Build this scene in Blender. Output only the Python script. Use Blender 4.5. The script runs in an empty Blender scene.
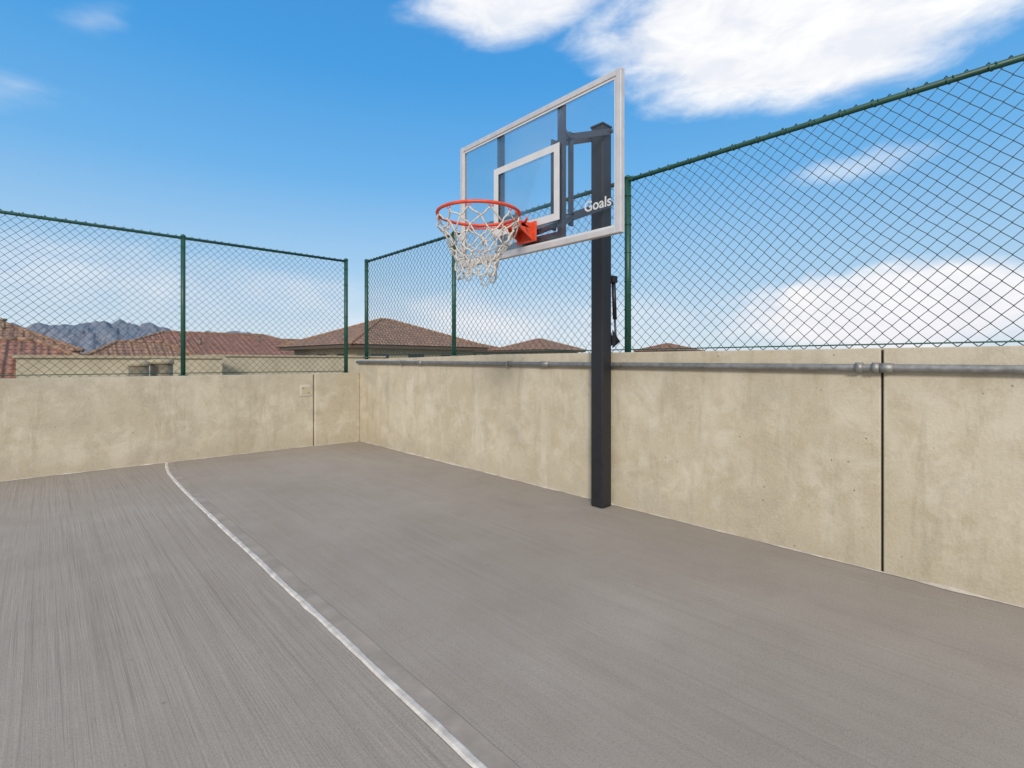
import bpy, math, random
from mathutils import Vector, Matrix, noise
random.seed(7)
R=math.radians
scene=bpy.context.scene
scene.view_settings.view_transform='Standard'
scene.view_settings.look='None'
scene.view_settings.exposure=0

# ------------------------------------------------------------ node helpers
class NT:
    def __init__(s,tree): s.t=tree; s.n=tree.nodes; s.l=tree.links
    def add(s,typ,**kw):
        nd=s.n.new(typ)
        for k,v in kw.items(): setattr(nd,k,v)
        return nd
    def put(s,sock,v):
        if isinstance(v,bpy.types.NodeSocket): s.l.new(v,sock)
        elif v is not None:
            try: sock.default_value=v
            except Exception:
                sock.default_value=(v[0],v[1],v[2],1) if hasattr(v,'__len__') else (v,v,v,1)
    def math(s,op,a,b=None,c=None,clamp=False):
        nd=s.add('ShaderNodeMath',operation=op); nd.use_clamp=clamp
        s.put(nd.inputs[0],a)
        if b is not None: s.put(nd.inputs[1],b)
        if c is not None: s.put(nd.inputs[2],c)
        return nd.outputs[0]
    def mix(s,f,a,b,blend='MIX'):
        nd=s.add('ShaderNodeMix',data_type='RGBA',blend_type=blend)
        s.put(nd.inputs[0],f); 
        for i,v in ((6,a),(7,b)):
            if isinstance(v,tuple) and len(v)==3: v=(*v,1)
            s.put(nd.inputs[i],v)
        return nd.outputs[2]
    def noise(s,vec,scale,detail=4,rough=.55,dist=0):
        nd=s.add('ShaderNodeTexNoise'); s.put(nd.inputs['Vector'],vec)
        nd.inputs['Scale'].default_value=scale; nd.inputs['Detail'].default_value=detail
        nd.inputs['Roughness'].default_value=rough; nd.inputs['Distortion'].default_value=dist
        return nd.outputs['Fac']
    def mapr(s,v,a,b,c=0,d=1,smooth=False):
        nd=s.add('ShaderNodeMapRange'); nd.clamp=True
        if smooth: nd.interpolation_type='SMOOTHSTEP'
        s.put(nd.inputs[0],v)
        for i,x in enumerate((a,b,c,d)): s.put(nd.inputs[i+1],x)
        return nd.outputs[0]
    def mapping(s,vec,scale=(1,1,1),loc=(0,0,0),rot=(0,0,0)):
        nd=s.add('ShaderNodeMapping'); s.put(nd.inputs[0],vec)
        nd.inputs['Scale'].default_value=scale; nd.inputs['Location'].default_value=loc
        nd.inputs['Rotation'].default_value=rot
        return nd.outputs[0]
    def pos(s): return s.add('ShaderNodeNewGeometry').outputs['Position']
    def bump(s,h,strength=.3,dist=.01,normal=None):
        nd=s.add('ShaderNodeBump'); s.put(nd.inputs['Height'],h)
        nd.inputs['Strength'].default_value=strength; nd.inputs['Distance'].default_value=dist
        if normal is not None: s.put(nd.inputs['Normal'],normal)
        return nd.outputs[0]

def newmat(name):
    m=bpy.data.materials.new(name); m.use_nodes=True
    nt=NT(m.node_tree); b=m.node_tree.nodes['Principled BSDF']
    return m,nt,b

def plain(name,col,rough=.5,metal=0,var=.12,scale=8,bumps=.0):
    m,nt,b=newmat(name)
    p=nt.pos(); n=nt.noise(p,scale,5,.6)
    c=nt.mix(nt.mapr(n,.3,.7),tuple(x*(1-var) for x in col),tuple(min(1,x*(1+var)) for x in col))
    nt.put(b.inputs['Base Color'],c)
    nt.put(b.inputs['Roughness'],nt.mapr(n,.3,.7,max(0,rough-.08),min(1,rough+.08)))
    b.inputs['Metallic'].default_value=metal
    if bumps: nt.put(b.inputs['Normal'],nt.bump(nt.noise(p,scale*8,4),bumps,.004))
    return m

# concrete wall
def wall_mat(name,shift,dark,light,warm):
    m,nt,b=newmat(name)
    p=nt.mapping(nt.pos(),loc=shift)
    big=nt.noise(p,1.1,4,.6,.6)
    mid=nt.noise(p,5.0,7,.68,.4)
    fine=nt.noise(p,55,4,.6)
    st=nt.noise(nt.mapping(p,scale=(3.2,3.2,.6)),1.3,6,.68)
    c=nt.mix(nt.mapr(big,.35,.65),dark,light)
    c=nt.mix(nt.math('MULTIPLY',nt.mapr(mid,.48,.62),.65),c,warm)
    c=nt.mix(nt.math('MULTIPLY',nt.mapr(nt.noise(nt.mapping(p,loc=(11,4,6)),2.4,7,.72,.4),.50,.62),.50),c,(.61,.56,.455))
    c=nt.mix(nt.math('MULTIPLY',nt.mapr(st,.50,.70),.42),c,(.59,.545,.445))
    st2=nt.noise(nt.mapping(p,scale=(5,5,.8),loc=(9,3,2)),1.1,6,.72)
    c=nt.mix(nt.math('MULTIPLY',nt.mapr(st2,.53,.68),.50),c,(.29,.25,.17))
    gr=nt.noise(nt.mapping(p,loc=(2,17,5)),1.6,7,.7,.6)
    c=nt.mix(nt.math('MULTIPLY',nt.mapr(gr,.52,.64),.45),c,(.32,.285,.22))
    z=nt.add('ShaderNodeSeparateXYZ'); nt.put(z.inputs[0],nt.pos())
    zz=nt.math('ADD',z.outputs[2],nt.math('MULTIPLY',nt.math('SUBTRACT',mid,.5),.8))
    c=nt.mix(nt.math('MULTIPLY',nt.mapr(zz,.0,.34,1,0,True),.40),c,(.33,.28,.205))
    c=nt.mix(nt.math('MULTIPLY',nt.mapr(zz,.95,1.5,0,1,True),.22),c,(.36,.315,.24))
    c=nt.mix(nt.math('MULTIPLY',nt.mapr(fine,.35,.7),.26),c,(.60,.56,.48))
    v=nt.add('ShaderNodeTexVoronoi'); nt.put(v.inputs['Vector'],p); v.inputs['Scale'].default_value=9
    pit=nt.math('MULTIPLY',nt.mapr(v.outputs['Distance'],.03,.085,1,0),nt.mapr(nt.noise(p,2.3,2),.47,.56))
    c=nt.mix(nt.math('MULTIPLY',pit,.6),c,(.14,.12,.095))
    nt.put(b.inputs['Base Color'],c)
    b.inputs['Roughness'].default_value=.9
    b.inputs['Specular IOR Level'].default_value=.25
    h=nt.math('ADD',nt.math('MULTIPLY',mid,.7),nt.math('MULTIPLY',fine,.35))
    h=nt.math('SUBTRACT',h,nt.math('MULTIPLY',pit,.5))
    nt.put(b.inputs['Normal'],nt.bump(h,.5,.014))
    return m
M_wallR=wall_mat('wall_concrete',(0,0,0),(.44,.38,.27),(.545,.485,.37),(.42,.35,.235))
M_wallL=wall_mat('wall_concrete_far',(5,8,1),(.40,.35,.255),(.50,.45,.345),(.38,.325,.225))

# broomed slab
def slab_mat():
    m,nt,b=newmat('broomed_concrete')
    p=nt.pos()
    sx=nt.add('ShaderNodeSeparateXYZ'); nt.put(sx.inputs[0],p)
    wob=nt.math('MULTIPLY',nt.math('SUBTRACT',nt.noise(p,.35,1),.5),.03)
    cb=nt.add('ShaderNodeCombineXYZ'); nt.put(cb.inputs[0],nt.math('ADD',sx.outputs[0],wob)); nt.put(cb.inputs[1],sx.outputs[1])
    pv=cb.outputs[0]
    s1=nt.noise(nt.mapping(pv,scale=(44,.45,1)),1,4,.65)
    s2=nt.noise(nt.mapping(pv,scale=(110,1.6,1)),1,2,.6)
    s3=nt.noise(nt.mapping(pv,scale=(7,.16,1)),1,4,.6)
    left=nt.mapr(sx.outputs[0],1.15,1.25,1,.50)
    patch=nt.mapr(nt.noise(nt.mapping(p,loc=(8,2,0)),.8,4,.6),.35,.62,.65,1)
    left=nt.math('MULTIPLY',left,patch)
    big=nt.noise(p,.45,4,.6,.5); mid=nt.noise(p,2.4,7,.68,.3); fine=nt.noise(p,90,4,.7); grain=nt.noise(p,300,2,.8)
    c=nt.mix(nt.mapr(big,.3,.7),(.305,.262,.222),(.365,.322,.278))
    c=nt.mix(nt.math('MULTIPLY',nt.mapr(mid,.47,.66),.38),c,(.275,.232,.192))
    c=nt.mix(nt.math('MULTIPLY',nt.mapr(nt.noise(nt.mapping(p,loc=(4,7,0)),1.1,6,.65),.5,.66),.25),c,(.42,.375,.325))
    c=nt.mix(nt.math('MULTIPLY',nt.mapr(nt.noise(nt.mapping(p,loc=(14,3,0),scale=(1.8,.3,1)),1.0,6,.7,.3),.55,.70),.35),c,(.25,.21,.175))
    c=nt.mix(nt.math('MULTIPLY',nt.mapr(s3,.45,.7),nt.math('MULTIPLY',left,.30)),c,(.42,.375,.325))
    c=nt.mix(nt.math('MULTIPLY',nt.mapr(s1,.52,.66),nt.math('MULTIPLY',left,.42)),c,(.185,.155,.128))
    c=nt.mix(nt.math('MULTIPLY',nt.mapr(s1,.48,.34),nt.math('MULTIPLY',left,.25)),c,(.46,.41,.355))
    c=nt.mix(nt.math('MULTIPLY',nt.mapr(s2,.5,.72),nt.math('MULTIPLY',left,.34)),c,(.20,.17,.142))
    c=nt.mix(nt.math('MULTIPLY',nt.mapr(fine,.48,.68),.48),c,(.18,.155,.13))
    c=nt.mix(nt.math('MULTIPLY',nt.mapr(grain,.50,.66),.50),c,(.57,.515,.45))
    v=nt.add('ShaderNodeTexVoronoi'); nt.put(v.inputs['Vector'],p); v.inputs['Scale'].default_value=3.5
    spot=nt.mapr(v.outputs['Distance'],.014,.04,1,0)
    c=nt.mix(nt.math('MULTIPLY',spot,.5),c,(.12,.10,.085))
    nt.put(b.inputs['Base Color'],c)
    b.inputs['Roughness'].default_value=.92; b.inputs['Specular IOR Level'].default_value=.15
    h=nt.math('ADD',nt.math('MULTIPLY',nt.math('ADD',s1,s2),left),nt.math('MULTIPLY',nt.math('ADD',nt.math('MULTIPLY',fine,.6),grain),.7))
    nt.put(b.inputs['Normal'],nt.bump(h,.6,.005))
    return m
M_slab=slab_mat()
M_band=plain('trowelled_band',(.315,.272,.230),.85,0,.18,5,.3)
M_seal=plain('joint_sealant',(.56,.52,.47),.7,0,.25,14,.4)
M_bead=plain('base_sealant',(.50,.45,.38),.8,0,.25,9,.5)
M_black=plain('black_joint',(.03,.028,.025),.8)
M_green=plain('green_vinyl',(.012,.07,.05),.45,0,.2,10)
M_wire=plain('green_wire',(.022,.052,.048),.5,0,.25,20)
M_galv=plain('galvanised_steel',(.27,.27,.265),.5,.5,.3,18,.1)
M_pole=plain('black_powdercoat',(.013,.013,.017),.45,0,.2,14,.15)
M_arm=plain('dark_steel',(.045,.05,.065),.45,0,.2,14)
M_alu=plain('silver_frame',(.56,.54,.54),.4,.25,.08,10)
M_white=plain('white_print',(.58,.58,.59),.6,0,.05,10)
M_orange=plain('orange_rim',(.64,.07,.025),.42,0,.22,20)
M_net=plain('net_cord',(.55,.51,.46),.9,0,.28,40)
M_beige=plain('beige_stucco',(.42,.37,.27),.9,0,.14,1.5,.2)
M_beige2=plain('tan_stucco',(.36,.31,.22),.9,0,.14,1.5,.2)
M_trim=plain('brown_fascia',(.10,.07,.05),.7)
M_win=plain('window_glass',(.03,.04,.05),.12)
M_vent=plain('vent_metal',(.20,.165,.115),.6,.2,.3,6)
M_land=plain('dry_land',(.20,.17,.11),.95,0,.35,.03)
M_conc=plain('structure_concrete',(.36,.33,.27),.9,0,.12,1)

m,nt,b=newmat('backboard_glass')
for n in list(nt.n): nt.n.remove(n)
out=nt.add('ShaderNodeOutputMaterial'); tr=nt.add('ShaderNodeBsdfTransparent'); tr.inputs[0].default_value=(.985,.99,.99,1)
gl=nt.add('ShaderNodeBsdfGlossy'); gl.inputs['Roughness'].default_value=.03
fr=nt.add('ShaderNodeFresnel'); fr.inputs[0].default_value=1.35
mx=nt.add('ShaderNodeMixShader'); nt.put(mx.inputs[0],nt.math('MULTIPLY',fr.outputs[0],.4))
nt.l.new(tr.outputs[0],mx.inputs[1]); nt.l.new(gl.outputs[0],mx.inputs[2]); nt.l.new(mx.outputs[0],out.inputs[0])
M_glass=m

def tile_mat(name,c1,c2,cm,tw=.33,th=.36):
    m,nt,b=newmat(name)
    uv=nt.add('ShaderNodeUVMap').outputs[0]
    br=nt.add('ShaderNodeTexBrick'); nt.put(br.inputs['Vector'],uv)
    br.inputs['Color1'].default_value=(*c1,1); br.inputs['Color2'].default_value=(*c2,1); br.inputs['Mortar'].default_value=(*cm,1)
    br.inputs['Scale'].default_value=1; br.inputs['Brick Width'].default_value=tw; br.inputs['Row Height'].default_value=th
    br.inputs['Mortar Size'].default_value=.045; br.inputs['Mortar Smooth'].default_value=.5; br.offset=0
    n=nt.noise(nt.pos(),1.2,5,.7)
    c=nt.mix(nt.math('MULTIPLY',nt.mapr(n,.4,.7),.35),br.outputs['Color'],cm)
    n2=nt.noise(nt.mapping(nt.pos(),loc=(3,3,3)),3.5,3,.7)
    c=nt.mix(nt.math('MULTIPLY',nt.mapr(n2,.5,.7),.5),c,(.44,.27,.18))
    nt.put(b.inputs['Base Color'],c); b.inputs['Roughness'].default_value=.85
    w=nt.add('ShaderNodeTexWave',wave_type='BANDS',bands_direction='X'); nt.put(w.inputs['Vector'],uv); w.inputs['Scale'].default_value=1/tw*.5
    nt.put(b.inputs['Normal'],nt.bump(nt.math('ADD',w.outputs['Fac'],nt.math('MULTIPLY',br.outputs['Fac'],-.6)),.6,.05))
    return m
M_tile=tile_mat('clay_tile',(.37,.20,.13),(.24,.14,.095),(.11,.07,.05))
M_tile2=tile_mat('clay_tile_red',(.36,.155,.105),(.25,.115,.08),(.11,.06,.045))

m,nt,b=newmat('haze_tinted_rock')
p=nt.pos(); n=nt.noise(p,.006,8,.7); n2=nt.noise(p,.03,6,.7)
c=nt.mix(nt.mapr(n,.35,.65),(.12,.16,.22),(.22,.22,.25))  # grey-blue distance haze painted into the rock's base colour
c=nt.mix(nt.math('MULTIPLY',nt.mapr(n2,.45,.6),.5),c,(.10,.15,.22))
nt.put(b.inputs['Base Color'],c); b.inputs['Roughness'].default_value=1
M_mtn=m

# ------------------------------------------------------------ mesh builder
class MB:
    def __init__(s): s.v=[]; s.f=[]; s.uv={}
    def box(s,a,b,M=None):
        x0,y0,z0=a; x1,y1,z1=b; k=len(s.v)
        vs=[(x0,y0,z0),(x1,y0,z0),(x1,y1,z0),(x0,y1,z0),(x0,y0,z1),(x1,y0,z1),(x1,y1,z1),(x0,y1,z1)]
        if M: vs=[tuple(M@Vector(v)) for v in vs]
        s.v+=vs
        s.f+=[tuple(k+i for i in q) for q in ((0,3,2,1),(4,5,6,7),(0,1,5,4),(1,2,6,5),(2,3,7,6),(3,0,4,7))]
        return s
    def beam(s,p,q,w,h):
        p=Vector(p);q=Vector(q);d=(q-p);L=d.length;d.normalize()
        side=d.cross(Vector((0,0,1)))
        if side.length<1e-3: side=Vector((0,1,0))
        side.normalize(); up=side.cross(d)
        M=Matrix((( *side,),( *d,),( *up,))).transposed().to_4x4(); M.translation=p
        return s.box((-w/2,0,-h/2),(w/2,L,h/2),M)
    def tube(s,pts,r,n=8,closed=False,caps=True):
        pts=[Vector(p) for p in pts]; N=len(pts); k=len(s.v); prev=None
        for i,p in enumerate(pts):
            if closed: t=pts[(i+1)%N]-pts[i-1]
            else: t=pts[min(i+1,N-1)]-pts[max(i-1,0)]
            t.normalize()
            if prev is None:
                ref=Vector((0,0,1)) if abs(t.z)<.9 else Vector((1,0,0))
                a=t.cross(ref).normalized()
            else:
                a=(prev-t*prev.dot(t)).normalized()
            prev=a; bb=t.cross(a)
            rr=r[i] if isinstance(r,(list,tuple)) else r
            for j in range(n):
                an=2*math.pi*j/n
                s.v.append(tuple(p+a*rr*math.cos(an)+bb*rr*math.sin(an)))
        for i in range(N if closed else N-1):
            i2=(i+1)%N
            for j in range(n):
                j2=(j+1)%n
                s.f.append((k+i*n+j,k+i*n+j2,k+i2*n+j2,k+i2*n+j))
        if not closed and caps:
            s.f.append(tuple(k+j for j in range(n))[::-1]); s.f.append(tuple(k+(N-1)*n+j for j in range(n)))
        return s
    def poly(s,pts,uv=None):
        k=len(s.v); s.v+=[tuple(p) for p in pts]; 
        if uv: s.uv[len(s.f)]=uv
        s.f.append(tuple(range(k,k+len(pts)))); return s
    def obj(s,name,mat,parent=None,smooth=False,bevel=0):
        me=bpy.data.meshes.new(name); me.from_pydata(s.v,[],s.f); me.update()
        if s.uv:
            l=me.uv_layers.new(name='UVMap')
            for pi,uvs in s.uv.items():
                for li,u in zip(me.polygons[pi].loop_indices,uvs): l.data[li].uv=u
        me.materials.append(mat)
        if smooth: me.polygons.foreach_set('use_smooth',[True]*len(me.polygons))
        o=bpy.data.objects.new(name,me); scene.collection.objects.link(o)
        if parent: o.parent=parent
        if bevel:
            md=o.modifiers.new('bevel','BEVEL'); md.width=bevel; md.segments=2; md.limit_method='ANGLE'
        return o
def empty(name):
    e=bpy.data.objects.new(name,None); scene.collection.objects.link(e); e.empty_display_size=.2; return e

X0,Y0=4.366,8.95
# ------------------------------------------------------------ terrain
g=MB(); g.poly([(-6000,-6000,-9),(6000,-6000,-9),(6000,6000,-9),(-6000,6000,-9)]); g.obj('ground',M_land)

# ------------------------------------------------------------ deck
deck=MB(); deck.box((-14,-14,-.25),(X0+.22,Y0+.24,0)); deck.obj('parking_deck_floor',M_slab)
ps=empty('parking_structure')
b_=MB()
for z in (-3.2,-6.2): b_.box((-14,-14,z-.3),(X0+.2,Y0+.2,z+.7))
for x in (-13.5,-9,-4.5,0,X0-.3):
    for y in (-13.5,-9,-4.5,0,4.5,Y0-.3): b_.box((x-.25,y-.25,-9),(x+.25,y+.25,-.26))
b_.obj('levels_and_columns',M_conc,ps)
b_=MB(); b_.box((-12,-12,-8.9),(3,7,-.3)); b_.obj('core',M_black,ps)

# expansion joint
e=empty('expansion_joint')
j=MB(); n=180
pl=[];
for i in range(n+1):
    yy=Y0-.01-(Y0+13)*i/n
    pl.append((1.178+.006*noise.noise(Vector((yy*1.3,0,0)))+.004*noise.noise(Vector((yy*7,3,0)))+(.15*math.exp(-(Y0-yy)/.8)),yy))
def jw(yy): return .022*(1+.30*noise.noise(Vector((yy*5,8,1))))
for i in range(n):
    (xa,ya),(xb,yb)=pl[i],pl[i+1]; w=jw(ya); v=jw(yb)
    za=.010
    j.poly([(xa-w,ya,.003),(xa-w*.5,ya,za),(xb-v*.5,yb,za),(xb-v,yb,.003)])
    j.poly([(xa-w*.5,ya,za),(xa+w*.5,ya,za),(xb+v*.5,yb,za),(xb-v*.5,yb,za)])
    j.poly([(xa+w*.5,ya,za),(xa+w,ya,.003),(xb+v,yb,.003),(xb+v*.5,yb,za)])
j.obj('sealant',M_seal,e)
bd=MB()
for i in range(n):
    (xa,ya),(xb,yb)=pl[i],pl[i+1]
    bd.poly([(xa+.014,ya,.0042),(xb+.014,yb,.0042),(xb+.105,yb,.0036),(xa+.105,ya,.0036)])
bd.obj('trowelled_band',M_band,e)

# ------------------------------------------------------------ right parapet wall
w=empty('concrete_parapet_wall')
def top(y): 
    return 1.60 if y<5 else 1.60-.055*(y-5)/4
segs=[(-14,.805),(.821,8.157),(8.167,Y0+.24)]
for i,(a,c) in enumerate(segs):
    s_=MB()
    ys=[a]+([5.0] if a<5<c else [])+[c]
    vs=[[(X0,yy,-.02),(X0,yy,top(yy)),(X0+.22,yy,top(yy)),(X0+.22,yy,-.25)] for yy in ys]
    for q in range(len(ys)-1):
        A,B=vs[q],vs[q+1]
        kk=len(s_.v)
        if q==0: s_.v+=A
        else: kk-=4
        s_.v+=B
        for t in range(4):
            t2=(t+1)%4
            s_.f.append((kk+t,kk+4+t,kk+4+t2,kk+t2))
    s_.f.append((0,1,2,3)); L=len(s_.v); s_.f.append((L-1,L-2,L-3,L-4))
    s_.obj('panel_%d'%(i+1),M_wallR,w,bevel=.007)
s_=MB(); s_.box((X0+.02,.795,-.02),(X0+.2,.831,1.58)); s_.box((X0+.012,8.15,-.02),(X0+.2,8.175,1.53)); s_.obj('joint_filler',M_black,w)
def bead(name,pts,nrm,parent):
    q=MB()
    for i in range(len(pts)-1):
        a,b2=pts[i],pts[i+1]
        def r_(t): return .018+.024*noise.noise(Vector((t[0]*4,t[1]*4,1.7)))
        ra,rb=r_(a),r_(b2)
        q.poly([(a[0]+nrm[0]*ra,a[1]+nrm[1]*ra,.004),(b2[0]+nrm[0]*rb,b2[1]+nrm[1]*rb,.004),(b2[0]+nrm[0]*.002,b2[1]+nrm[1]*.002,rb*.6),(a[0]+nrm[0]*.002,a[1]+nrm[1]*.002,ra*.6)])
    q.obj(name,M_bead,parent)
bead('base_sealant',[(X0,-6+i*.05) for i in range(298)],(-1,0),w)

# pipe rail
pr=empty('conduit_pipe')
px=X0-.045
def pz(y): return 1.455+.005*max(y,0)
q=MB(); q.tube([(px,-8,1.455),(px,0,1.455),(px,Y0-.02,pz(Y0))],.027,14); q.obj('pipe',M_galv,pr,True)
q=MB()
for yy in (.84,.94): q.tube([(px,yy-.022,pz(yy)),(px,yy+.022,pz(yy))],.038,14)
q.tube([(px,.74,pz(.8)),(px,.82,pz(.8))],.034,14)
q.tube([(px,4.0,pz(4)),(px,4.12,pz(4))],.033,14); q.tube([(px,6.7,pz(6.7)),(px,6.8,pz(6.7))],.033,14)
q.obj('couplings',M_galv,pr,True)
q=MB()
for yy in (-1.2,4.7,7.3):
    q.box((px-.034,yy-.012,pz(yy)-.036),(X0-.001,yy+.012,pz(yy)-.030)); q.box((px-.034,yy-.012,pz(yy)+.030),(X0-.001,yy+.012,pz(yy)+.036)); q.box((px-.036,yy-.012,pz(yy)-.036),(px-.031,yy+.012,pz(yy)+.036))
q.obj('straps',M_galv,pr)

# ------------------------------------------------------------ far parapet wall
w2=empty('concrete_parapet_wall')
s_=MB(); s_.box((-14,Y0,-.02),(3.50,Y0+.22,1.29)); s_.obj('panel_1',M_wallL,w2,bevel=.009)
s_=MB(); s_.box((3.515,Y0-.05,-.02),(X0-.003,Y0+.22,1.30)); s_.obj('end_block',M_wallL,w2,bevel=.012)
s_=MB(); s_.box((3.49,Y0+.02,-.02),(3.52,Y0+.2,1.27)); s_.obj('joint_filler',M_black,w2)
bead('base_sealant',[(-8+i*.05,Y0) for i in range(231)],(0,-1),w2)
bead('base_sealant_end',[(3.5+i*.1,Y0-.05) for i in range(9)],(0,-1),w2)
ob=empty('wall_outlet_box')
s_=MB(); s_.box((3.26,Y0-.014,.90),(3.47,Y0-.001,1.10)); s_.obj('plate',M_bead,ob,bevel=.006)
s_=MB(); s_.box((3.29,Y0-.022,.935),(3.44,Y0-.013,1.065)); s_.obj('cover',M_beige,ob,bevel=.004)
s_=MB(); s_.box((3.31,Y0-.025,1.03),(3.33,Y0-.021,1.05)); s_.box((3.40,Y0-.025,.95),(3.42,Y0-.021,.97)); s_.obj('screws',M_vent,ob)

# ------------------------------------------------------------ chain link fences
def fence(origin,axis,a0,a1,zb,zt,posts,inward,topr=.022):
    f=empty('chain_link_fence')
    ax=Vector(axis); inn=Vector(inward); O=Vector(origin)
    def P(a,z,d=0): return O+ax*a+inn*d+Vector((0,0,z))
    q=MB(); h=.052; amp=h/2
    rows=int(round((zt-zb)/h)); hz=(zt-zb)/rows
    ncol=int((a1-a0)/h)
    for i in range(ncol+1):
        a=a0+i*h; pts=[]
        for r in range(rows+1):
            sgn=1 if (r+i)%2 else -1
            ja=.016*noise.noise(Vector((a*.9,r*.15,zb*3)))+.004*noise.noise(Vector((a*6,r*.9,1)))
            jz=.014*noise.noise(Vector((a*.9+9,r*.15,zb*3)))
            sag=.02*noise.noise(Vector((a*.6,r*.09,4.2)))
            aa=min(max(a+sgn*amp*1.06+ja,a0),a1)
            pts.append(P(aa,zb+r*hz+jz*(0 if r in(0,rows) else 1),.0035*sgn*(1 if i%2 else -1)+sag))
        q.tube(pts,.0035,4,caps=False)
        c=pts[-1]; q.tube([c,c+ax*.008+Vector((0,0,.018)),c+ax*.02+Vector((0,0,.004))],.0034,4)
    q.obj('mesh_wire',M_wire,f,True)
    q=MB(); q.tube([P(a0-.02,zt-.02),P(a1,zt-.02)],topr,10); q.obj('top_rail',M_green,f,True)
    q=MB(); q.tube([P(a0-.02,zb+.03,.01),P(a1,zb+.03,.01)],.006,6); q.obj('bottom_wire',M_green,f,True)
    q=MB()
    for p,r in posts:
        q.tube([P(p,zb-.06,-.01),P(p,zt+.0,-.01)],r,14)
        q.tube([P(p,zt,-.01),P(p,zt+.02,-.01),P(p,zt+.04,-.01)],[r*1.15,r*1.1,r*.3],14)
    q.obj('posts',M_green,f,True)
    q=MB(); 
    for p,r in posts:
        q.tube([P(p,zb-.02,-.01),P(p,zb+.0,-.01)],r*1.9,14)
    q.obj('base_flanges',M_green,f)
    q=MB()
    a=a0+.1
    while a<a1:
        c=P(a,zt-.02)
        pts=[c+inn*math.cos(t)*(topr+.003)+Vector((0,0,1))*math.sin(t)*(topr+.003)+ax*.006*t for t in [k*math.pi/4 for k in range(9)]]
        q.tube(pts,.0045,5); a+=.208
    for p,r in posts:
        z=zb+.15
        while z<zt-.1:
            c=P(p,z,-.01)
            q.tube([c+inn*math.cos(t)*(r+.003)+ax*math.sin(t)*(r+.003) for t in [k*math.pi/4 for k in range(8)]],.005,5,closed=True); z+=.3
    q.obj('tie_wires',M_green,f,True)
    return f
fence((X0+.12,0,0),(0,1,0),-3.2,8.92,1.60,3.43,[(-3.1,.032),(-.04,.032),(3.03,.034),(6.10,.032),(8.90,.036)],(-1,0,0))
fence((0,Y0+.10,0),(1,0,0),-4.3,4.18,1.30,3.42,[(-4.2,.032),(-1.3,.032),(1.55,.032),(4.16,.036)],(0,-1,0))

# ------------------------------------------------------------ hoop
hp=empty('basketball_hoop')
cx,cy=4.235,3.18; hw=.076
q=MB(); q.box((cx-hw,cy-hw,.0),(cx+hw,cy+hw,3.93)); q.obj('pole',M_pole,hp,bevel=.012)
q=MB(); q.box((cx-hw-.006,cy-hw-.006,3.93),(cx+hw+.006,cy+hw+.006,3.95)); q.obj('pole_cap',M_pole,hp,bevel=.005)
XB=3.154; yb0,yb1=2.186,4.175; zb0,zb1=2.475,3.715
fw=.05; fd=.05
q=MB()
q.box((XB,yb0,zb0),(XB+fd,yb0+fw,zb1)); q.box((XB,yb1-fw,zb0),(XB+fd,yb1,zb1))
q.box((XB+.001,yb0+fw,zb1-fw),(XB+fd-.001,yb1-fw,zb1-.001)); q.box((XB+.001,yb0+fw,zb0+.001),(XB+fd-.001,yb1-fw,zb0+fw))
q.obj('backboard_frame',M_alu,hp,bevel=.006)
q=MB(); q.box((XB+.015,yb0+fw-.01,zb0+fw-.01),(XB+.027,yb1-fw+.01,zb1-fw+.01)); q.obj('backboard_glass',M_glass,hp)
def rectframe(q,x,ya,yb,za,zb,t,d=.003):
    q.box((x,ya,za),(x+d,ya+t,zb)); q.box((x,yb-t,za),(x+d,yb,zb)); q.box((x,ya+t,za),(x+d,yb-t,za+t)); q.box((x,ya+t,zb-t),(x+d,yb-t,zb))
q=MB(); rectframe(q,XB+.010,yb0+fw+.001,yb1-fw-.001,zb0+fw+.001,zb1-fw-.001,.016); q.obj('border_line',M_white,hp)
q=MB(); rectframe(q,XB+.010,2.81,3.65,2.70,3.35,.062); q.obj('target_square',M_white,hp)
q=MB()
for yy in (2.84,3.62): q.box((XB+.052,yy-.03,zb0+.02),(XB+.10,yy+.03,zb1-.02))
q.box((XB+.054,2.87,2.56),(XB+.098,3.59,2.62))
q.obj('back_bars',M_arm,hp,bevel=.004)
q=MB()
for s in (-1,1):
    yy=cy+s*.11
    q.beam((3.62,yy,3.62),(cx,yy,3.86),.02,.06)
    q.beam((3.62,yy,2.86),(cx,yy,3.12),.02,.07)
    q.beam((3.62,yy,2.78),(3.62,yy,3.66),.02,.06)
q.beam((3.62,cy-.10,2.86),(3.25,2.84,2.70),.05,.05); q.beam((3.62,cy+.10,2.86),(3.25,3.62,2.70),.05,.05)
q.beam((3.62,cy-.10,3.60),(3.25,2.84,3.50),.03,.03)
q.beam((3.62,cy,2.84),(3.22,cy,2.66),.16,.05)
q.tube([(3.62,cy-.13,2.86),(3.62,cy+.13,2.86)],.022,10); q.tube([(cx,cy-.14,3.12),(cx,cy+.14,3.12)],.022,10)
q.tube([(cx,cy-.14,3.86),(cx,cy+.14,3.86)],.022,10); q.tube([(3.62,cy-.13,3.62),(3.62,cy+.13,3.62)],.022,10)
q.obj('lift_arms',M_arm,hp,bevel=.003)
q=MB(); q.tube([(cx+.13,cy-.06,2.38),(cx+.155,cy-.06,1.95)],.022,12); q.obj('strut_sleeve',M_pole,hp,True)
q=MB(); q.tube([(cx+.155,cy-.06,1.96),(cx+.175,cy-.06,1.70)],.012,10); q.obj('strut_rod',M_arm,hp,True)
q=MB(); q.box((cx+hw,cy-.09,2.33),(cx+.16,cy-.03,2.40))
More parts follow.
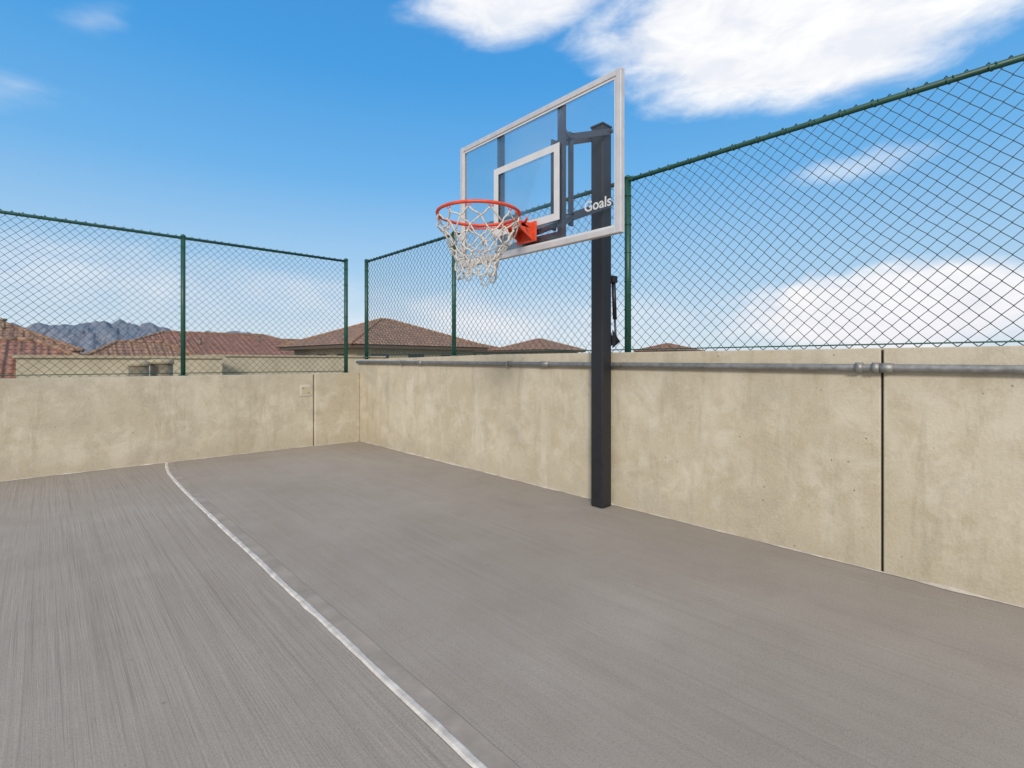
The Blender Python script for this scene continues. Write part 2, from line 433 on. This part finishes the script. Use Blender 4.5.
q.poly([(cx+hw,cy-.085,1.64),(cx+.19,cy-.085,1.70),(cx+.19,cy-.085,1.74),(cx+hw,cy-.085,1.84)]); q.poly([(cx+hw,cy-.035,1.64),(cx+.19,cy-.035,1.70),(cx+.19,cy-.035,1.74),(cx+hw,cy-.035,1.84)])
q.tube([(cx+.175,cy-.10,1.72),(cx+.175,cy-.02,1.72)],.016,8)
q.obj('strut_brackets',M_pole,hp)
# rim
rc=Vector((2.592,3.18,2.708)); rr=.335
circ=lambda r,z,n=64:[(rc.x+r*math.cos(2*math.pi*i/n),rc.y+r*math.sin(2*math.pi*i/n),z) for i in range(n)]
q=MB(); q.tube(circ(rr,rc.z),.0135,10,closed=True)
q.tube([(rc.x+ (rr+.001)*math.cos(t),rc.y+(rr+.001)*math.sin(t),rc.z-.028) for t in [R(-70+5*k) for k in range(29)]],.008,8)
q.obj('rim',M_orange,hp,True)
q=MB()
for i in range(12):
    a=2*math.pi*i/12+.13; d=Vector((math.cos(a),math.sin(a),0)); t=Vector((-d.y,d.x,0)); c=rc+d*rr
    q.tube([c-t*.022,c-t*.014+Vector((0,0,-.026)),c+Vector((0,0,-.032)),c+t*.014+Vector((0,0,-.026)),c+t*.022],.004,5)
q.obj('net_hooks',M_orange,hp,True)
q=MB()
q.box((XB-.022,cy-.12,2.56),(XB-.002,cy+.12,2.735))
q.box((XB-.16,cy-.085,2.67),(XB-.02,cy+.085,2.722))
for yy in (cy-.085,cy+.075):
    a=[(XB-.02,yy,2.67),(XB-.02,yy,2.57),(XB-.24,yy,2.69),(XB-.24,yy,2.712),(XB-.16,yy,2.712)]
    bb=[(x,yy+.01,z) for x,_,z in a]
    k=len(q.v); q.v+=a+bb
    q.f.append(tuple(k+i for i in range(5))[::-1]); q.f.append(tuple(k+5+i for i in range(5)))
    for i in range(5): q.f.append((k+i,k+(i+1)%5,k+5+(i+1)%5,k+5+i))
q.obj('rim_bracket',M_orange,hp,bevel=.004)
q=MB(); q.tube([(XB-.2,cy-.2,2.705),(XB-.12,cy-.085,2.70)],.011,8); q.tube([(XB-.2,cy+.2,2.705),(XB-.12,cy+.085,2.70)],.011,8); q.obj('rim_braces',M_orange,hp,True)
# net
random.seed(3)
rows=[(rr-.004,-.03),(.322,-.10),(.282,-.18),(.236,-.26),(.198,-.335),(.174,-.41),(.168,-.48)]
nodes=[]
for k,(r,dz) in enumerate(rows):
    L=[]
    for i in range(12):
        a=2*math.pi*(i+(.5 if k%2 else 0))/12+.13
        jr=random.uniform(-.03,.018) if k else 0; jz=random.uniform(-.03,.022) if k else 0; ja=random.uniform(-.12,.12) if k else 0
        L.append(Vector((rc.x+(r+jr)*math.cos(a+ja),rc.y+(r+jr)*math.sin(a+ja),rc.z+dz+jz)))
    nodes.append(L)
q=MB(); kn=MB()
for k in range(len(rows)-1):
    for i in range(12):
        p=nodes[k][i]
        for jn in ((i,(i-1)%12) if k%2==0 else (i,(i+1)%12)):
            t=nodes[k+1][jn]
            inw=(Vector((rc.x,rc.y,p.z))-p).normalized()
            o1=inw*random.uniform(-.016,.02)+Vector((0,0,random.uniform(-.02,.006))); o2=inw*random.uniform(-.014,.018)+Vector((0,0,random.uniform(-.02,.006)))
            q.tube([p,p.lerp(t,.33)+o1,p.lerp(t,.67)+o2,t],.0064 if k else .0068,6)
        if k: 
            s=.012; kn.tube([p+Vector((0,0,s)),p+Vector((0,0,s*.4)),p-Vector((0,0,s*.4)),p-Vector((0,0,s))],[.005,.0105,.0105,.005],7)
for i in range(12):
    p=nodes[-1][i]; t=nodes[-1][(i+1)%12]; m_=(p+t)/2+Vector((0,0,-.05+random.uniform(-.02,.015)))
    if i%4!=1: q.tube([p,(p*.7+m_*.3)+Vector((0,0,-.02)),m_,(t*.7+m_*.3)+Vector((0,0,-.02)),t],.0064,6)
q.obj('net',M_net,hp,True); kn.obj('net_knots',M_net,hp,True)
# lettering on the glass
cu=bpy.data.curves.new('decal','FONT'); cu.body='Goals'; cu.size=.115; cu.extrude=.001; cu.offset=.0015
to=bpy.data.objects.new('decal',cu); scene.collection.objects.link(to)
to.matrix_world=Matrix(((0,0,-1,XB+.010),(-1,0,0,2.545),(0,1,0,2.70),(0,0,0,1)))
cu.materials.append(M_white)
bpy.context.view_layer.update()
dg=bpy.context.evaluated_depsgraph_get(); me=bpy.data.meshes.new_from_object(to.evaluated_get(dg))
mw=to.matrix_world.copy(); bpy.data.objects.remove(to)
me.transform(mw); do=bpy.data.objects.new('decal_lettering',me); scene.collection.objects.link(do); do.parent=hp

# ------------------------------------------------------------ neighbouring roofs
M_trimtile=plain('ridge_tile',(.27,.165,.11),.85,0,.3,3)
def hip_house(name,az,dist,rot,wd,dp,eave,apex,ridge,tile,wall,base=-9,ov=.6,vents=()):
    h=empty(name); a=R(az); C=Vector((dist*math.sin(a),dist*math.cos(a),0)); Mx=Matrix.Translation(C)@Matrix.Rotation(R(rot),4,'Z')
    q=MB(); q.box((-wd/2+ov,-dp/2+ov,base),(wd/2-ov,dp/2-ov,eave-.02),Mx); q.obj('walls',wall,h)
    q=MB(); q.box((-wd/2,-dp/2,eave-.18),(wd/2,dp/2,eave-.005),Mx); q.obj('fascia',M_trim,h)
    q=MB(); W,D=wd/2+.08,dp/2+.08; rl=ridge/2
    c=[(-W,-D,eave),(W,-D,eave),(W,D,eave),(-W,D,eave)]; r1=(-rl,0,apex); r2=(rl,0,apex)
    def face(pts):
        P=[Vector(p) for p in pts]; u=(P[1]-P[0]).normalized(); nn=(P[1]-P[0]).cross(P[2]-P[0]).normalized(); v=nn.cross(u)
        q.poly([Mx@p for p in P],[((p-P[0]).dot(u),(p-P[0]).dot(v)) for p in P])
    face([c[0],c[1],r2,r1]); face([c[2],c[3],r1,r2]); face([c[1],c[2],r2]); face([c[3],c[0],r1])
    q.obj('tile_roof',tile,h)
    q=MB()
    for p,t in ((c[0],r1),(c[3],r1),(c[1],r2),(c[2],r2),(r1,r2)):
        p=Mx@Vector(p); t=Mx@Vector(t); n=max(2,int((t-p).length/.4))
        for i in range(n):
            A=p.lerp(t,i/n); B=p.lerp(t,(i+1)/n); q.tube([A+Vector((0,0,.02)),B+Vector((0,0,.02))],[.085,.065],7)
    q.obj('ridge_caps',M_trimtile,h,True)
    if vents:
        q=MB()
        for (vx,vy,hh) in vents:
            zt=eave+(apex-eave)*(1-abs(vy)/D)
            b0=Mx@Vector((vx,vy,zt-.1)); q.tube([b0,b0+Vector((0,0,hh+.1))],.07,8); q.tube([b0+Vector((0,0,hh+.1)),b0+Vector((0,0,hh+.2))],.12,8)
        q.obj('roof_pipes',M_vent,h,True)
    q=MB()
    for s in (-1,1):
        yy=s*(dp/2-ov); k=-wd/2+ov+.8
        while k<wd/2-ov-1.4:
            q.box((k,min(yy,yy+s*.02),eave-1.6),(k+1.0,max(yy,yy+s*.02),eave-.45),Mx); k+=2.2
        xx=s*(wd/2-ov); k=-dp/2+ov+.8
        while k<dp/2-ov-1.4:
            q.box((min(xx,xx+s*.02),k,eave-1.6),(max(xx,xx+s*.02),k+1.0,eave-.45),Mx); k+=2.2
    q.obj('windows',M_win,h)
    return h
hip_house('tile_roof_house',28.8,30,4,8.8,8.0,2.35,3.95,.6,M_tile,M_beige)
hip_house('tile_roof_house',12.5,40,0,15,10,1.7,3.45,6,M_tile2,M_beige2,vents=((-1.5,-2.5,.35),(2.2,-1.6,.35)))
hip_house('tile_roof_house',19.0,47,0,12,9,2.0,3.40,4,M_tile,M_beige)
hip_house('tile_roof_house',-6.5,34,0,10,9,2.0,3.75,3,M_tile,M_beige2,vents=((2.5,-2,.35),))
hip_house('tile_roof_house',-4.2,24,0,8,7,.9,2.25,3,M_tile2,M_beige)
hip_house('tile_roof_house',6.5,33,0,6,5,1.3,2.55,2,M_tile,M_beige)
hip_house('tile_roof_house',46.2,54,10,7.5,7,2.75,3.95,.8,M_tile,M_beige)
hip_house('tile_roof_house',60.3,66,0,6,6,2.9,3.8,.8,M_tile2,M_beige)
hip_house('tile_roof_house',38.5,70,0,9,8,3.0,4.1,2,M_tile2,M_beige2)

nb=empty('flat_roof_building')
q=MB(); q.box((-.6,20,-9),(4.6,26,1.62)); q.box((4.62,22,-9),(12,27,1.72)); q.obj('walls',M_beige,nb)
q=MB(); q.box((-.68,19.92,1.62),(4.68,26.08,1.70)); q.box((4.69,21.92,1.72),(12.08,27.08,1.79)); q.obj('coping',M_beige2,nb)
q=MB(); q.box((-3,11.5,-9),(12,19.9,.35)); q.obj('lower_roof',M_beige2,nb)
for (x,y,r,h_) in ((1.66,15,.20,1.52),(2.16,15.3,.24,1.57)):
    v=empty('roof_vent')
    q=MB(); q.tube([(x,y,.351),(x,y,h_-.12)],r,20); q.obj('duct',M_vent,v,True)
    q=MB(); q.tube([(x,y,h_-.12),(x,y,h_-.02),(x,y,h_)],[r*1.12,r*1.12,r*.8],20); q.obj('cap',M_beige2,v,True)

# ------------------------------------------------------------ mountains
def ridge(azs,hts,dist,name,seed):
    q=MB(); n=200; rowsn=18; grid=[]
    for i in range(n+1):
        t=i/n; az=azs[0]+(azs[-1]-azs[0])*t
        for k in range(len(azs)-1):
            if azs[k]<=az<=azs[k+1]: 
                s=(az-azs[k])/(azs[k+1]-azs[k]); s=s*s*(3-2*s); hh=hts[k]+(hts[k+1]-hts[k])*s; break
        col=[]
        for j in range(rowsn+1):
            f=j/rowsn; d=dist-dist*.18*(1-f); prof=f**.8
            nz=noise.fractal(Vector((az*.9+seed,f*2.5,seed)),.9,2.2,6)
            elev=math.tan(R(hh*(1+.13*nz)))*dist*prof*(1+.22*nz*(1-f))
            a=R(az); col.append((d*math.sin(a),d*math.cos(a),-9+elev+9*prof))
        grid.append(col)
    for i in range(n+1): q.v+=grid[i]
    m_=rowsn+1
    for i in range(n):
        for j in range(rowsn): q.f.append((i*m_+j,(i+1)*m_+j,(i+1)*m_+j+1,i*m_+j+1))
    q.obj(name,M_mtn,None,False)
ridge([-14,-8,-4,-2,0,2,4,6,8,10,12,15,18,22],[0.5,1.8,2.5,3.0,3.1,3.3,3.55,3.6,3.3,2.6,2.8,3.2,2.2,.6],3000,'mountains',3.1)

# ------------------------------------------------------------ camera
cam=bpy.data.cameras.new('camera'); co=bpy.data.objects.new('camera',cam); scene.collection.objects.link(co)
co.location=(0,0,1.5); co.rotation_euler=(R(90),0,R(-43)); cam.sensor_width=36; cam.lens=17.61; cam.shift_y=-22/1024
cam.clip_start=.05; cam.clip_end=20000
scene.camera=co

# ------------------------------------------------------------ light
sun_el,sun_az=23,-133
sl=bpy.data.lights.new('sun','SUN'); sl.energy=2.6; sl.angle=R(10); sl.color=(1,.93,.82)
so=bpy.data.objects.new('sun',sl); scene.collection.objects.link(so)
d=Vector((math.sin(R(sun_az))*math.cos(R(sun_el)),math.cos(R(sun_az))*math.cos(R(sun_el)),math.sin(R(sun_el))))
so.rotation_euler=d.to_track_quat('Z','Y').to_euler(); so.location=(-10,-5,20)

wd=bpy.data.worlds.new('World'); scene.world=wd; wd.use_nodes=True
nt=NT(wd.node_tree); 
for n in list(nt.n): nt.n.remove(n)
out=nt.add('ShaderNodeOutputWorld'); bg=nt.add('ShaderNodeBackground'); bg.inputs[1].default_value=.10
nt.l.new(bg.outputs[0],out.inputs[0])
sky=nt.add('ShaderNodeTexSky',sky_type='NISHITA'); sky.sun_disc=False; sky.sun_elevation=R(sun_el); sky.sun_rotation=R(sun_az)
sky.air_density=1.0; sky.dust_density=.6; sky.ozone_density=2.5
tc=nt.add('ShaderNodeTexCoord').outputs['Generated']
nm=nt.add('ShaderNodeVectorMath',operation='NORMALIZE'); nt.put(nm.inputs[0],tc)
sp=nt.add('ShaderNodeSeparateXYZ'); nt.put(sp.inputs[0],nm.outputs[0])
az=nt.math('ARCTAN2',sp.outputs[0],sp.outputs[1]); el=nt.math('ARCSINE',sp.outputs[2])
az=nt.math('MULTIPLY',az,57.29578); el=nt.math('MULTIPLY',el,57.29578)
cr=nt.add('ShaderNodeValToRGB'); nt.put(cr.inputs[0],nt.mapr(el,-2,48))
E=cr.color_ramp.elements
E[0].position=0; E[0].color=(.72,.81,.89,1)
E[1].position=1; E[1].color=(.035,.24,.66,1)
for p_,c_ in ((.10,(.64,.77,.89,1)),(.24,(.39,.63,.88,1)),(.42,(.165,.47,.86,1)),(.62,(.07,.36,.80,1))):
    x=E.new(p_); x.color=c_
sc=nt.add('ShaderNodeVectorMath',operation='SCALE'); nt.put(sc.inputs[0],cr.outputs[0]); sc.inputs['Scale'].default_value=10
skyc=nt.mix(.92,sky.outputs[0],sc.outputs[0])
dirv=nm.outputs[0]
nz1=nt.noise(nt.mapping(dirv,scale=(1,1,2.0)),4.0,7,.52,.2)
nz2=nt.noise(nt.mapping(dirv,scale=(1,1,2.6),loc=(3,1,2)),10,6,.58,.3)
nz=nt.math('ADD',nt.math('MULTIPLY',nt.math('SUBTRACT',nz1,.5),1.0),nt.math('MULTIPLY',nt.math('SUBTRACT',nz2,.5),.45))
def blob(a0,e0,wa,we,tilt,k,edge,op):
    da=nt.math('SUBTRACT',az,a0); de=nt.math('SUBTRACT',el,e0)
    de=nt.math('SUBTRACT',de,nt.math('MULTIPLY',da,tilt))
    dd=nt.math('SQRT',nt.math('ADD',nt.math('POWER',nt.math('ABSOLUTE',nt.math('DIVIDE',da,wa)),2),nt.math('POWER',nt.math('ABSOLUTE',nt.math('DIVIDE',de,we)),2)))
    mm=nt.math('ADD',nt.math('SUBTRACT',1,dd),nt.math('MULTIPLY',nz,k))
    return nt.math('MULTIPLY',nt.mapr(mm,0,edge,0,1,True),op)
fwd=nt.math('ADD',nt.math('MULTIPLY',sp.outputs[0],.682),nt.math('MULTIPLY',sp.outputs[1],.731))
unseen_fill_cloud=nt.math('MAXIMUM',nt.mapr(nt.math('ADD',fwd,nt.math('MULTIPLY',nz,.5)),.15,-.25,0,.85,True),nt.mapr(nt.math('ADD',el,nt.math('MULTIPLY',nz,20)),46,60,0,.85,True))  # cloud cover added out of view, rear and zenith, for brighter neutral light
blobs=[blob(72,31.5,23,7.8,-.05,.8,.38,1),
       blob(45,36,15,3.4,.10,1.3,.7,.95),
       blob(80,4.6,16,4.6,0,1.1,.4,.95),
       blob(76,17.8,9,1.5,0,2.2,1.2,.45),
       blob(3,27.5,4,1.5,.5,3.2,1.9,.35),
       blob(-1.5,21.5,6,2.4,.3,3.0,1.7,.4),
       blob(5,7,26,4.2,0,2.2,1.5,.55),
       blob(42,4,24,4.5,0,1.8,1.2,.65),
       unseen_fill_cloud]
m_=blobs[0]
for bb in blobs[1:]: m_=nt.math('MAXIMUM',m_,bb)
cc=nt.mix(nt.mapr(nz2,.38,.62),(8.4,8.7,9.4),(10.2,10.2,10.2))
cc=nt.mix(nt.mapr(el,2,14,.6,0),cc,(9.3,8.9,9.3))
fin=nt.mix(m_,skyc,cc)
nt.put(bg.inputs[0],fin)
